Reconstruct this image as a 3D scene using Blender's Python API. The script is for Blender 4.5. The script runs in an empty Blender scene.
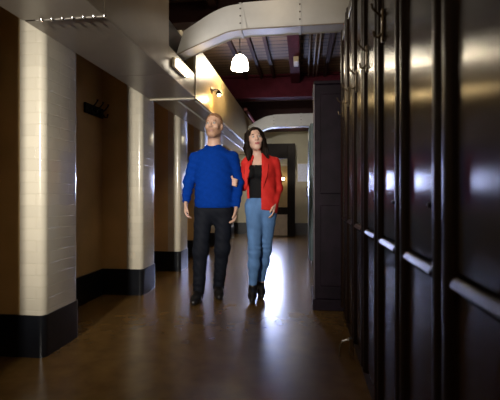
import bpy, bmesh, math, random
import numpy as np
from mathutils import Vector, Matrix
random.seed(7)
PI = math.pi
C = bpy.context.scene.collection
SC = bpy.context.scene

# ---------------------------------------------------------------- materials
def nt(name):
    m = bpy.data.materials.new(name); m.use_nodes = True
    t = m.node_tree; b = t.nodes['Principled BSDF']
    return m, t, b
def link(t, a, b): t.links.new(a, b)
def node(t, typ, **kw):
    n = t.nodes.new(typ)
    for k, v in kw.items():
        if k in n.inputs: n.inputs[k].default_value = v
        else: setattr(n, k, v)
    return n
def mat(name, col, rough=.5, metal=0., spec=.5, var=.12, vscale=(8, 8, 8), bump=.0, bscale=60., coat=0., emis=None, es=0., detail=4., dist=.01, rvar=0.):
    m, t, b = nt(name)
    tc = node(t, 'ShaderNodeTexCoord'); mp = node(t, 'ShaderNodeMapping'); mp.inputs['Scale'].default_value = vscale
    link(t, tc.outputs['Object'], mp.inputs['Vector'])
    nz = node(t, 'ShaderNodeTexNoise'); nz.inputs['Scale'].default_value = 1.; nz.inputs['Detail'].default_value = detail
    link(t, mp.outputs[0], nz.inputs['Vector'])
    cr = node(t, 'ShaderNodeValToRGB')
    lo = [max(0, c * (1 - var)) for c in col]; hi = [min(1, c * (1 + var)) for c in col]
    cr.color_ramp.elements[0].position = .3; cr.color_ramp.elements[1].position = .7
    cr.color_ramp.elements[0].color = (*lo, 1); cr.color_ramp.elements[1].color = (*hi, 1)
    link(t, nz.outputs['Fac'], cr.inputs[0]); link(t, cr.outputs[0], b.inputs['Base Color'])
    b.inputs['Roughness'].default_value = rough; b.inputs['Metallic'].default_value = metal
    b.inputs['Specular IOR Level'].default_value = spec; b.inputs['Coat Weight'].default_value = coat
    b.inputs['Coat Roughness'].default_value = .15
    if rvar:
        mr = node(t, 'ShaderNodeMapRange'); mr.inputs['To Min'].default_value = rough - rvar; mr.inputs['To Max'].default_value = rough + rvar
        link(t, nz.outputs['Fac'], mr.inputs['Value']); link(t, mr.outputs[0], b.inputs['Roughness'])
    if bump:
        n2 = node(t, 'ShaderNodeTexNoise'); n2.inputs['Scale'].default_value = bscale; n2.inputs['Detail'].default_value = 3
        link(t, tc.outputs['Object'], n2.inputs['Vector'])
        bp = node(t, 'ShaderNodeBump'); bp.inputs['Strength'].default_value = bump; bp.inputs['Distance'].default_value = dist
        link(t, n2.outputs['Fac'], bp.inputs['Height']); link(t, bp.outputs[0], b.inputs['Normal'])
    if emis:
        b.inputs['Emission Color'].default_value = (*emis, 1); b.inputs['Emission Strength'].default_value = es
    return m

def brick_mat(name, col, mortar, rough=.18, bw=.225, bh=.075, ms=.003, bump=.45):
    m, t, b = nt(name)
    g = node(t, 'ShaderNodeNewGeometry'); s = node(t, 'ShaderNodeSeparateXYZ'); link(t, g.outputs['Position'], s.inputs[0])
    ad = node(t, 'ShaderNodeMath', operation='ADD'); link(t, s.outputs[0], ad.inputs[0]); link(t, s.outputs[1], ad.inputs[1])
    cb = node(t, 'ShaderNodeCombineXYZ'); link(t, ad.outputs[0], cb.inputs[0]); link(t, s.outputs[2], cb.inputs[1])
    br = node(t, 'ShaderNodeTexBrick'); link(t, cb.outputs[0], br.inputs['Vector'])
    br.inputs['Color1'].default_value = (*col, 1); br.inputs['Color2'].default_value = (*[c * .9 for c in col], 1)
    br.inputs['Mortar'].default_value = (*mortar, 1); br.inputs['Scale'].default_value = 1.
    br.inputs['Mortar Size'].default_value = ms; br.inputs['Mortar Smooth'].default_value = .4
    br.inputs['Brick Width'].default_value = bw; br.inputs['Row Height'].default_value = bh
    link(t, br.outputs['Color'], b.inputs['Base Color'])
    nz = node(t, 'ShaderNodeTexNoise'); nz.inputs['Scale'].default_value = 16; link(t, g.outputs['Position'], nz.inputs['Vector'])
    ml = node(t, 'ShaderNodeMath', operation='MULTIPLY'); ml.inputs[1].default_value = .5; link(t, nz.outputs['Fac'], ml.inputs[0])
    sb = node(t, 'ShaderNodeMath', operation='SUBTRACT'); link(t, ml.outputs[0], sb.inputs[0]); link(t, br.outputs['Fac'], sb.inputs[1])
    bp = node(t, 'ShaderNodeBump'); bp.inputs['Strength'].default_value = bump; bp.inputs['Distance'].default_value = .006
    link(t, sb.outputs[0], bp.inputs['Height']); link(t, bp.outputs[0], b.inputs['Normal'])
    b.inputs['Roughness'].default_value = rough; b.inputs['Coat Weight'].default_value = .35; b.inputs['Coat Roughness'].default_value = .1
    return m

def wood_mat(name, col, rough, grain=(90, 90, 2.0), bump=.25, aniso=0., coat=.0, spec=.5):
    m, t, b = nt(name)
    g = node(t, 'ShaderNodeNewGeometry'); mp = node(t, 'ShaderNodeMapping'); mp.inputs['Scale'].default_value = grain
    link(t, g.outputs['Position'], mp.inputs['Vector'])
    nz = node(t, 'ShaderNodeTexNoise'); nz.inputs['Scale'].default_value = 1; nz.inputs['Detail'].default_value = 3
    link(t, mp.outputs[0], nz.inputs['Vector'])
    cr = node(t, 'ShaderNodeValToRGB'); cr.color_ramp.elements[0].position = .3; cr.color_ramp.elements[1].position = .7
    cr.color_ramp.elements[0].color = (*[c * .6 for c in col], 1); cr.color_ramp.elements[1].color = (*[c * 1.4 for c in col], 1)
    link(t, nz.outputs['Fac'], cr.inputs[0]); link(t, cr.outputs[0], b.inputs['Base Color'])
    bp = node(t, 'ShaderNodeBump'); bp.inputs['Strength'].default_value = bump; bp.inputs['Distance'].default_value = .003
    link(t, nz.outputs['Fac'], bp.inputs['Height']); link(t, bp.outputs[0], b.inputs['Normal'])
    b.inputs['Roughness'].default_value = rough; b.inputs['Coat Weight'].default_value = coat; b.inputs['Coat Roughness'].default_value = .12
    b.inputs['Specular IOR Level'].default_value = spec
    if aniso:
        b.inputs['Anisotropic'].default_value = aniso
        tg = node(t, 'ShaderNodeTangent', direction_type='RADIAL', axis='Z'); link(t, tg.outputs[0], b.inputs['Tangent'])
        b.inputs['Anisotropic Rotation'].default_value = 0.0
    return m

def floor_mat():
    m, t, b = nt('polished_floor')
    g = node(t, 'ShaderNodeNewGeometry')
    n1 = node(t, 'ShaderNodeTexNoise'); n1.inputs['Scale'].default_value = 2.2; n1.inputs['Detail'].default_value = 3
    n2 = node(t, 'ShaderNodeTexNoise'); n2.inputs['Scale'].default_value = 9; n2.inputs['Detail'].default_value = 2
    for n in (n1, n2): link(t, g.outputs['Position'], n.inputs['Vector'])
    mx = node(t, 'ShaderNodeMath', operation='ADD'); link(t, n1.outputs['Fac'], mx.inputs[0]); link(t, n2.outputs['Fac'], mx.inputs[1])
    hf = node(t, 'ShaderNodeMath', operation='MULTIPLY'); hf.inputs[1].default_value = .5; link(t, mx.outputs[0], hf.inputs[0])
    cr = node(t, 'ShaderNodeValToRGB'); cr.color_ramp.elements[0].position = .35; cr.color_ramp.elements[1].position = .65
    cr.color_ramp.elements[0].color = (.105, .056, .015, 1); cr.color_ramp.elements[1].color = (.165, .093, .027, 1)
    link(t, hf.outputs[0], cr.inputs[0]); link(t, cr.outputs[0], b.inputs['Base Color'])
    b.inputs['Roughness'].default_value = .26
    return m

def board_mat():
    m, t, b = nt('ceiling_boards')
    g = node(t, 'ShaderNodeNewGeometry')
    br = node(t, 'ShaderNodeTexBrick'); link(t, g.outputs['Position'], br.inputs['Vector'])
    br.inputs['Color1'].default_value = (.21, .135, .08, 1); br.inputs['Color2'].default_value = (.14, .09, .055, 1)
    br.inputs['Mortar'].default_value = (.02, .012, .008, 1); br.inputs['Scale'].default_value = 1
    br.inputs['Mortar Size'].default_value = .012; br.inputs['Brick Width'].default_value = 1.6; br.inputs['Row Height'].default_value = .14
    link(t, br.outputs['Color'], b.inputs['Base Color']); b.inputs['Roughness'].default_value = .7
    bp = node(t, 'ShaderNodeBump', invert=True); bp.inputs['Strength'].default_value = .6; link(t, br.outputs['Fac'], bp.inputs['Height']); link(t, bp.outputs[0], b.inputs['Normal'])
    return m

M = dict(
    floor=floor_mat(), boards=board_mat(),
    cream=brick_mat('cream_glazed_brick', (.64, .58, .46), (.60, .54, .42)),
    base=mat('black_glazed_base', (.007, .008, .011), .28, coat=.2, bump=.1, bscale=14),
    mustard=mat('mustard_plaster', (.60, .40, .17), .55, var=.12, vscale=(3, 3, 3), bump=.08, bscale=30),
    olive=mat('olive_plaster', (.38, .35, .24), .5, var=.1, vscale=(2, 2, 2)),
    rightwall=mat('brown_plaster', (.10, .07, .05), .6),
    duct=mat('grey_painted_sheet', (.30, .255, .205), .30, var=.1, vscale=(2.5, 2.5, 2.5), bump=.12, bscale=5, dist=.02),
    ductside=mat('cream_painted_sheet', (.30, .21, .09), .40, var=.1, vscale=(2, 2, 2), bump=.1, bscale=5, dist=.02),
    seam=mat('seam_strip', (.30, .27, .23), .55),
    white=mat('white_painted_duct', (.62, .64, .67), .38, var=.07, vscale=(5, 5, 5), bump=.06, bscale=9, dist=.02),
    worn=mat('worn_plum_edge', (.09, .075, .09), .4, var=.4, vscale=(20, 20, 9)),
    steel=mat('bright_steel', (.65, .62, .58), .22, metal=1.),
    maroon=mat('maroon_paint', (.065, .009, .018), .8, spec=.1, var=.2, bump=.1, bscale=25),
    joist=mat('dark_joist', (.030, .011, .011), .7, spec=.2, var=.2),
    locker=wood_mat('dark_varnished_wood', (.021, .0095, .0058), .25, grain=(120, 120, 2.), bump=.06, aniso=.93, spec=.5),
    lockerframe=wood_mat('dark_varnished_frame', (.016, .008, .0055), .34, grain=(220, 220, 2.), bump=.3, spec=.2),
    cabinet=mat('dark_plum_paint', (.012, .0065, .012), .6, spec=.15, var=.35, vscale=(9, 9, 9), bump=.1, bscale=30),
    teal=mat('teal_paint', (.05, .085, .10), .4, var=.1),
    darkwood=wood_mat('near_black_wood', (.010, .007, .006), .55, bump=.2, spec=.15),
    brass=mat('aged_brass', (.10, .075, .05), .38, metal=1.),
    iron=mat('dark_iron', (.03, .027, .025), .4, metal=.6),
    paper=mat('pale_paper', (.62, .66, .80), .6, var=.12, vscale=(20, 20, 30)),
    cream_paint=mat('cream_paint', (.55, .48, .36), .4),
    yellow=mat('yellow_panel', (.45, .31, .13), .45, var=.08),
    red=mat('red_pipe_paint', (.22, .03, .03), .35),
    conduit=mat('pale_conduit', (.30, .28, .25), .5),
    skin=mat('skin', (.60, .37, .27), .5, var=.05, vscale=(25, 25, 25), bump=.05, bscale=200, dist=.002),
    skin_w=mat('fair_skin', (.66, .42, .33), .48, var=.04, vscale=(25, 25, 25), bump=.03, bscale=200, dist=.002),
    lip_m=mat('lips_natural', (.40, .19, .15), .45), lip_w=mat('lips_rose', (.42, .13, .13), .4),
    stubble=mat('ginger_stubble_skin', (.42, .24, .155), .6, var=.15, vscale=(120, 120, 120)),
    ginger=mat('ginger_hair', (.21, .095, .04), .6, var=.3, vscale=(150, 150, 60), bump=.4, bscale=300, dist=.003),
    brunette=mat('dark_brown_hair', (.012, .0068, .0045), .55, spec=.1, var=.4, vscale=(120, 120, 6), bump=.3, bscale=90, dist=.004),
    blue=mat('blue_knit', (.0015, .032, .24), .85, spec=.06, var=.08, vscale=(40, 40, 40), bump=.25, bscale=220, dist=.003),
    navy=mat('navy_cloth', (.006, .0075, .013), .75, spec=.15, var=.15, bump=.15, bscale=200, dist=.002),
    denim=mat('blue_denim', (.10, .205, .42), .75, spec=.15, var=.18, vscale=(14, 14, 6), bump=.2, bscale=260, dist=.002),
    redcloth=mat('red_cloth', (.62, .026, .022), .7, spec=.2, var=.06, vscale=(20, 20, 20), bump=.12, bscale=240, dist=.002),
    black=mat('black_jersey', (.008, .008, .009), .8, spec=.15, var=.1),
    leather=mat('black_leather', (.010, .009, .009), .28, var=.2, bump=.1, bscale=90),
    sole=mat('dark_sole', (.016, .013, .012), .6),
    eyewhite=mat('eye_white', (.45, .41, .38), .25), iris=mat('eye_iris', (.035, .028, .022), .2),
)
M['shade'] = mat('glowing_shade', (.9, .86, .78), .4, emis=(1, .88, .68), es=40.)
M['bulb'] = mat('glowing_bulb', (.9, .85, .75), .4, emis=(1, .80, .52), es=30.)
M['tube'] = mat('glowing_tube', (.9, .87, .8), .4, emis=(1, .88, .70), es=9.)
M['added_glow'] = mat('added_blue_glow', (.7, .75, .9), .3, emis=(.54, .62, 1.0), es=135.)  # emission of the added bluish source on the end wall

# ---------------------------------------------------------------- mesh helpers
def obj(name, bm, m, parent=None, smooth=False, loc=None):
    bm.normal_update()
    for e in bm.edges:
        if len(e.link_faces) == 2 and e.calc_face_angle(0) > .6: e.smooth = False
    me = bpy.data.meshes.new(name); bm.to_mesh(me); bm.free()
    for mm in (m if isinstance(m, (list, tuple)) else [m]): me.materials.append(mm)
    if smooth:
        for p in me.polygons: p.use_smooth = True
    o = bpy.data.objects.new(name, me); C.objects.link(o)
    if parent: o.parent = parent
    if loc: o.location = loc
    return o
def thing(name, label, cat, loc=(0, 0, 0), rotz=0., group=None):
    o = bpy.data.objects.new(name, None); C.objects.link(o); o.empty_display_size = .1
    o.location = loc; o.rotation_euler = (0, 0, rotz); return tag(o, label, cat, group)
def tag(o, label, cat, group=None):
    o['label'] = label; o['category'] = cat
    if group: o['group'] = group
    return o
def struct(name, bm, m, parent=None, smooth=False):
    o = obj(name, bm, m, parent, smooth)
    if not parent: o['kind'] = 'structure'
    return o
def B(): return bmesh.new()
def box(bm, x0, x1, y0, y1, z0, z1, bev=0., seg=2, mi=0):
    t = bmesh.new(); bmesh.ops.create_cube(t, size=1)
    bmesh.ops.scale(t, vec=(x1 - x0, y1 - y0, z1 - z0), verts=t.verts)
    bmesh.ops.translate(t, vec=((x0 + x1) / 2, (y0 + y1) / 2, (z0 + z1) / 2), verts=t.verts)
    if bev: bmesh.ops.bevel(t, geom=list(t.edges), offset=bev, segments=seg, affect='EDGES', profile=.5)
    merge(bm, t, mi); return bm
def merge(bm, t, mi=0):
    mp = {v: bm.verts.new(v.co) for v in t.verts}
    for f in t.faces:
        try:
            nf = bm.faces.new([mp[v] for v in f.verts]); nf.smooth = f.smooth; nf.material_index = mi
        except ValueError: pass
    t.free()
def tube(bm, pts, r, n=10, cap=True, smooth=True):
    pts = [Vector(p) for p in pts]; rs = r if isinstance(r, (list, tuple)) else [r] * len(pts)
    rings = []; up = None
    for i, p in enumerate(pts):
        d = (pts[min(i + 1, len(pts) - 1)] - pts[max(i - 1, 0)]).normalized()
        if up is None: up = d.orthogonal().normalized()
        up = (up - d * up.dot(d)).normalized(); w = d.cross(up)
        rings.append([bm.verts.new(p + (up * math.cos(a) + w * math.sin(a)) * rs[i]) for a in [2 * PI * k / n for k in range(n)]])
    for a, b in zip(rings, rings[1:]):
        for k in range(n):
            f = bm.faces.new((a[k], a[(k + 1) % n], b[(k + 1) % n], b[k])); f.smooth = smooth
    if cap:
        bm.faces.new(rings[0][::-1]); bm.faces.new(rings[-1])
    return bm
def lathe(bm, prof, n=24, c=(0, 0, 0), axis='Z', closed=False):
    rings = []
    for r, h in prof:
        ring = []
        for k in range(n):
            a = 2 * PI * k / n; u, v = r * math.cos(a), r * math.sin(a)
            co = (u, v, h) if axis == 'Z' else (h, u, v)
            ring.append(bm.verts.new(Vector(co) + Vector(c)))
        rings.append(ring)
    for a, b in zip(rings, rings[1:]):
        for k in range(n):
            f = bm.faces.new((a[k], a[(k + 1) % n], b[(k + 1) % n], b[k])); f.smooth = True
    if prof[0][0] > 1e-5: bm.faces.new(rings[0][::-1])
    if prof[-1][0] > 1e-5: bm.faces.new(rings[-1])
    bmesh.ops.remove_doubles(bm, verts=bm.verts, dist=1e-6)
    return bm
def prism(bm, poly, z0, z1):
    lo = [bm.verts.new((x, y, z0)) for x, y in poly]; hi = [bm.verts.new((x, y, z1)) for x, y in poly]
    n = len(poly)
    for k in range(n): bm.faces.new((lo[k], lo[(k + 1) % n], hi[(k + 1) % n], hi[k]))
    bm.faces.new(lo[::-1]); bm.faces.new(hi); return bm

# ---------------------------------------------------------------- room shell
XL, XB = -1.640, -2.08          # pier faces, recess wall
ZC = 3.30                       # ceiling boards
YE = 10.4                       # end wall
XR = 1.05
YB = -3.0
BH = .27                        # black base height
struct('floor', box(B(), XB - .2, XR + .2, YB - .2, YE + .2, -.1, 0), M['floor'])
struct('ceiling', box(B(), XB - .2, XR + .2, YB - .2, YE + .2, ZC, ZC + .1), M['boards'])
piers = [(-2.1, -1.68), (-.58, -.16), (1.02, 1.43), (2.37, 2.77), (3.96, 4.33), (5.25, 5.64), (6.56, 6.96), (7.88, 8.28), (9.2, 9.6)]
NX = XL - .168  # brick ends at the shadow line on the pier fronts
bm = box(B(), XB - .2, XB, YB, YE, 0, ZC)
for a, b in piers: box(bm, XB, NX, a + .004, b - .004, 0, ZC)  # nibs: plaster colour partly stands in for the neighbouring pier's cast shadow
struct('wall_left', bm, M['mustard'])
bm = B(); prev = YB
for a, b in piers + [(YE, YE)]:
    box(bm, XB, XB + .018, prev, a, 0, BH)
    if b > a:
        box(bm, XB, NX, a - .010, a + .004, 0, BH); box(bm, XB, NX, b - .004, b + .010, 0, BH)
    prev = b
struct('baseboard_left', bm, M['base'])
struct('wall_right', box(B(), XR, XR + .2, YB, YE, 0, ZC), M['rightwall'])
struct('wall_back', box(B(), XB - .2, XR + .2, YB - .2, YB, 0, ZC), M['mustard'])
struct('wall_end', box(B(), XB - .2, XR + .2, YE, YE + .2, 0, ZC), M['olive'])
bm = box(B(), XB, XR, YE - .02, YE, 0, .30)
struct('baseboard_end', bm, M['base'])

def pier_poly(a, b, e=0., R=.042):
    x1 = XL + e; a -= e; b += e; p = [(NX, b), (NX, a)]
    for k in range(7):
        t = -PI / 2 + PI / 2 * k / 6; p.append((x1 - R + R * math.cos(t), a + R + R * math.sin(t)))
    for k in range(7):
        t = PI / 2 * k / 6; p.append((x1 - R + R * math.cos(t), b - R + R * math.sin(t)))
    return p
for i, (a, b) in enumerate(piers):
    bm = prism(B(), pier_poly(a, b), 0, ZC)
    for f in bm.faces:
        if abs(f.normal.z) < .5: f.smooth = True
    bm.normal_update()
    for e in bm.edges:
        if len(e.link_faces) == 2 and e.calc_face_angle(0) > .6: e.smooth = False
    o = obj('wall_pier', bm, M['cream']); o['kind'] = 'structure'
    bb = prism(B(), pier_poly(a, b, .008), 0, BH)
    obj('base', bb, M['base'], o)

# ---------------------------------------------------------------- ceiling steelwork
struct('ceiling_beam', (lambda bm: box(box(box(bm, XB, XR, 7.60, 7.64, 2.90, ZC), XB, XR, 7.48, 7.76, 2.86, 2.90), XB, XR, 7.5, 7.74, ZC - .03, ZC))(B()), M['maroon'])
struct('ceiling_beam', (lambda bm: box(box(bm, XB, XR, 9.7, 9.74, 2.62, ZC), XB, XR, 9.6, 9.86, 2.58, 2.62))(B()), M['joist'])
struct('ceiling_beam', (lambda bm: box(box(bm, XB, XR, 4.55, 4.60, 3.06, ZC), XB, XR, 4.48, 4.68, 3.03, 3.06))(B()), M['joist'])
for x, w in ((-1.05, .06), (-.76, .05), (-.53, .05), (-.12, .16), (.42, .06), (.75, .06)):
    struct('ceiling_joist', box(B(), x - w / 2, x + w / 2, 4.62, 7.58, ZC - (.16 if w > .1 else .06), ZC), M['joist'] if w < .1 else M['maroon'])
for x, w in ((-1.0, .08), (-.5, .06), (0, .08), (.5, .06)):
    struct('ceiling_joist', box(B(), x - w / 2, x + w / 2, YB, 4.5, ZC - .12, ZC), M['joist'])
cl = ['pale conduit nearest the maroon joist under the ceiling boards', 'pale conduit in the middle of the three under the ceiling boards', 'pale conduit farthest right under the ceiling boards']
for k, x in enumerate((.115, .20, .26)):
    tag(obj('ceiling_conduit', tube(B(), [(x, 4.66, 3.24), (x, 7.55, 3.24)], .014), M['conduit'], smooth=False), cl[k], 'conduit', 'conduits along the ceiling')
t = thing('junction_box', 'small pale junction box on the underside of the wide maroon joist', 'junction box', (-.09, 6.25, ZC - .157))
obj('box', box(B(), -.04, .04, -.14, .14, -.07, 0, .006), M['cream_paint'], t)
obj('lid', box(B(), -.035, .035, -.13, .13, -.076, -.069, .003), M['cream_paint'], t)
tag(obj('red_pipe', tube(B(), [(-1.12, 7.9, 2.74), (-1.12, 10.35, 2.74)], .035, 14), M['red']), 'red pipe running away above the far end of the grey duct', 'pipe')
tag(obj('duct_conduit', tube(B(), [(-1.15, 4.25, 2.068), (-1.15, 10.35, 2.068)], .010, 10), M['conduit']), 'thin pale conduit clipped along the lower edge of the long grey duct', 'conduit')
tag(obj('duct_conduit', tube(B(), [(-1.342, 4.25, 2.068), (-1.342, 10.35, 2.068)], .010, 10), M['conduit']), 'thin pale conduit along the middle of the underside of the long duct', 'conduit')

# ---------------------------------------------------------------- ventilation trunk and branches
DX0, DX1, DZ0, DZ1 = -1.637, -1.130, 2.075, 2.76
t = thing('ventilation_trunk', 'long boxy grey sheet metal duct running along the left above the brick piers', 'duct', (-1.46, 2.3, DZ0))
def lo(*a): return a
def tb(bm, x0, x1, y0, y1, z0, z1, bev=0.): return box(bm, x0 + 1.46, x1 + 1.46, y0 - 2.3, y1 - 2.3, z0 - DZ0, z1 - DZ0, bev)
obj('near_section', tb(B(), DX0, DX1, YB, 2.175, DZ0, DZ1 + .085, .006), M['duct'], t)
obj('middle_section', tb(B(), DX0, DX1, 2.185, 3.31, DZ0 + .002, DZ1 + .085, .006), M['duct'], t)
obj('lower_section', tb(B(), DX0, DX1 - .002, 3.31, 4.16, DZ0 + .002, 2.325, .006), M['duct'], t)
o = obj('collar', tb(B(), DX0, DX1 - .10, 3.30, 4.17, 2.315, DZ1 - .08, .006), M['iron'], t); o['label'] = 'dark set-back upper part of the duct'  # upper part of the duct, set back and given a darker tone
o = obj('far_section', tb(B(), DX0, DX1 - .004, 4.20, YE - .02, DZ0 + .004, DZ1 - .08, .006), M['ductside'], t); o['label'] = 'far duct section painted cream'
obj('seam_strip', tb(B(), DX0 + .08, DX1 + .004, 2.174, 2.186, DZ0 - .005, DZ0 + .02), M['seam'], t)
obj('seam_strip', tb(tb(B(), DX0, DX1 + .004, 4.16, 4.20, DZ0 - .012, DZ0 + .02), DX1 - .02, DX1 + .006, 4.16, 4.20, DZ0 - .012, DZ1 - .08), M['cream_paint'], t)
bolt = B(); lathe(bolt, [(.0, -.014), (.008, -.012), (.012, -.005), (.012, .004)], 12)
b0 = obj('bolt', bolt, M['steel'], t)
for k in range(7):
    o = b0 if k == 0 else b0.copy()
    if k: C.objects.link(o)
    o.parent = t; o.location = (-1.512 + k * .065 + 1.46, 2.165 - 2.3, -.003)
obj('edge_seam', tb(B(), DX1 - .003, DX1 + .002, YB, 3.31, DZ0 - .002, DZ0 + .014), M['seam'], t)

def catmull(P, n=8):
    out = []
    P = [P[0]] + list(P) + [P[-1]]
    for i in range(1, len(P) - 2):
        p0, p1, p2, p3 = [np.array(q, float) for q in P[i - 1:i + 3]]
        for k in range(n):
            s = k / n
            out.append(.5 * (2 * p1 + (p2 - p0) * s + (2 * p0 - 5 * p1 + 4 * p2 - p3) * s * s + (3 * p1 - p0 - 3 * p2 + p3) * s ** 3))
    out.append(np.array(P[-2], float)); return out
def branch(y0, y1, label, xr, dz=0, xl=-9):
    t = thing('branch_duct', label, 'duct', (0, y0, dz), 0, 'white branch ducts crossing the corridor')
    bot = catmull([(-1.29, 2.485), (-1.14, 2.55), (-.88, 2.65), (-.73, 2.70), (-.555, 2.716), (-.4, 2.718), (xr, 2.725)])
    top = catmull([(-1.21, 2.73), (-1.09, 2.80), (-.935, 2.89), (-.78, 2.952), (-.62, 2.975), (-.42, 2.99), (xr, 3.0)])
    bot = [(x * .945, 1.05 + (z - 1.05) * .945) for x, z in bot]; top = [(x * .945, 1.05 + (z - 1.05) * .945) for x, z in top]
    bot = [(max(x, xl), z) for x, z in bot]; top = [(max(x, xl), z) for x, z in top]
    bm = B(); R = []
    for (bx_, bz), (tx, tz) in zip(bot, top):
        R.append([bm.verts.new(v) for v in ((bx_, 0, bz), (bx_, y1 - y0, bz), (tx, y1 - y0, tz), (tx, 0, tz))])
    for a, b in zip(R, R[1:]):
        for k in range(4): bm.faces.new((a[k], b[k], b[(k + 1) % 4], a[(k + 1) % 4]))
    bm.faces.new(R[0]); bm.faces.new(R[-1][::-1])
    bmesh.ops.recalc_face_normals(bm, faces=bm.faces)
    obj('body', bm, M['white'], t)
    # folded lip along the lower front edge and rear edge
    lip = B()
    tube(lip, [(x, -.004, z - .002) for x, z in bot], .006, 6)
    obj('lower_lip', lip, M['seam'], t)
    lip = B(); tube(lip, [(x, y1 - y0 + .003, z - .002) for x, z in bot], .005, 6)
    obj('lower_lip', lip, M['seam'], t)
    for fx in (-.585, -.02):
        i = min(range(len(bot)), key=lambda q: abs(bot[q][0] - fx))
        zb, zt = bot[i][1], min(top, key=lambda q: abs(q[0] - fx))[1]
        fb = B(); w = y1 - y0
        box(fb, fx - .012, fx + .012, -.006, w + .006, zb - .008, zb + .004); box(fb, fx - .012, fx + .012, -.006, w + .006, zt - .004, zt + .008)
        box(fb, fx - .012, fx + .012, -.006, .004, zb, zt); box(fb, fx - .012, fx + .012, w - .004, w + .006, zb, zt)
        fl = obj('flange', fb, M['white'], t)
        for zz in (zb + .06, zb + .13, zb + .2):
            q = B(); lathe(q, [(0, -.008), (.006, -.006), (.008, 0)], 10)
            for v in q.verts: v.co = Vector((fx, v.co.z - .005, zz)) + Vector((v.co.x, 0, v.co.y))
            obj('rivet', q, M['iron'], fl)
    return t
branch(3.78, 3.97, 'near white duct curving up from the long grey duct and across the corridor', .95)
branch(8.4, 8.63, 'far white duct crossing the corridor beyond the maroon beam', .95, -.16, -1.132)

# ---------------------------------------------------------------- lamps
t = thing('pendant_lamp', 'glowing white dome pendant lamp hanging from the boarded ceiling', 'lamp', (-.845, 5.42, 2.76))
obj('lamp_shade', lathe(B(), [(.118, 0), (.116, .03), (.108, .09), (.088, .15), (.055, .185), (.022, .20), (.020, .195), (.05, .178), (.082, .145), (.102, .088), (.110, .03), (.112, 0)], 32), M['shade'], t)
obj('cap', lathe(B(), [(.024, .196), (.022, .235), (.012, .245)], 16), M['iron'], t)
obj('cord', tube(B(), [(0, 0, .24), (0, 0, ZC - 2.76)], .006, 8), M['iron'], t)
obj('bulb', lathe(B(), [(0, .03), (.025, .045), (.032, .075), (.022, .11), (.014, .16)], 16), M['bulb'], t)

def wall_lamp(y, z, label):
    t = thing('wall_lamp', label, 'lamp', (DX1 + .001, y, z), 0, 'lamps on the side of the long duct')
    obj('back_plate', lathe(B(), [(.045, 0), (.045, .008), (.03, .016)], 20, axis='X'), M['brass'], t)
    obj('arm', tube(B(), [(.01, 0, .0), (.05, 0, .015), (.085, 0, .01), (.10, 0, -.005)], .008, 10), M['brass'], t)
    obj('lamp_shade', lathe(B(), [(.016, .0), (.03, -.02), (.045, -.055), (.043, -.055), (.028, -.022), (.013, -.004)], 20, c=(.10, 0, -.002)), M['iron'], t)
    obj('bulb', lathe(B(), [(0, -.075), (.018, -.066), (.024, -.045), (.014, -.018)], 14, c=(.10, 0, 0)), M['bulb'], t)
    return t
wall_lamp(4.91, 2.345, 'small wall lamp on the duct side where it glows yellow behind the man')
t = thing('strip_light', 'bright short strip light on the duct side under the curved end of the white duct', 'lamp', (DX1 + .001, 3.55, 2.20))
obj('housing', box(B(), 0, .03, -.18, .18, -.04, .045, .006), M['cream_paint'], t)
obj('diffuser', box(B(), .028, .062, -.16, .16, -.035, .035, .012, 3), M['tube'], t)

# ---------------------------------------------------------------- end of the corridor
PX0, PX1 = -1.12, -.58
fr = B()
for x in (PX0 - .05, PX1): box(fr, x, x + .05, YE - .09, YE, .98 + .10, 1.65)
box(fr, PX0, PX1, YE - .09, YE, 1.08, 1.17); box(fr, PX0, PX1, YE - .09, YE, 1.56, 1.65)
w = struct('added_light_1', fr, M['darkwood'])  # added glowing panel behind the woman, for floor glare and locker glints
struct('glow_sheet', box(B(), PX0, PX1, YE - .05, YE - .03, 1.17, 1.56), M['added_glow'], w)
struct('panel_bar', box(B(), (PX0 + PX1) / 2 - .012, (PX0 + PX1) / 2 + .012, YE - .065, YE - .028, 1.17, 1.56), M['darkwood'], w)

d = B()
box(d, -.36, -.17, 9.92, 10.02, 0, 2.30, .008); box(d, -1.34, -1.20, 9.92, 10.02, 0, 2.30, .008)
box(d, -1.22, -.36, 9.92, 10.02, 1.93, 2.30, .008)
door = struct('door_1', d, M['darkwood'])
struct('door_rail', box(B(), -1.22, -.36, 9.94, 10.0, .54, .72, .006), M['darkwood'], door)
struct('door_panel', box(B(), -1.22, -.36, 9.95, 9.99, .02, .54, .004), M['cream_paint'], door)
struct('door_rail', box(B(), -1.22, -.36, 9.94, 10.0, 1.74, 1.79, .006), M['cream_paint'], door)
struct('door_panel', box(B(), -.575, -.36, 9.955, 9.985, .72, 1.74, .004), M['yellow'], door)
t = thing('door_lamp', 'tiny bright warm bulb glowing in the far dark doorway', 'lamp', (-.462, 9.916, 1.42))
obj('holder', box(B(), -.03, .03, 0, .038, -.05, .05, .008), M['brass'], t)
obj('bulb', lathe(B(), [(0, -.035), (.022, -.026), (.034, 0), (.022, .026), (0, .035)], 14, c=(0, -.035, 0)), M['bulb'], t)
t = thing('notice', 'pale bluish notice pinned on the far end wall right of the doorway', 'notice', (.07, YE - .004, 1.60))
obj('sheet', box(B(), -.18, .18, -.010, 0, -.23, .23, .002), M['paper'], t)
obj('frame', (lambda q: box(box(box(box(q, -.19, -.178, -.014, .002, -.24, .24), .178, .19, -.014, .002, -.24, .24), -.19, .19, -.014, .002, .228, .24), -.19, .19, -.014, .002, -.24, -.228))(B()), M['cream_paint'], t)

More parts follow.
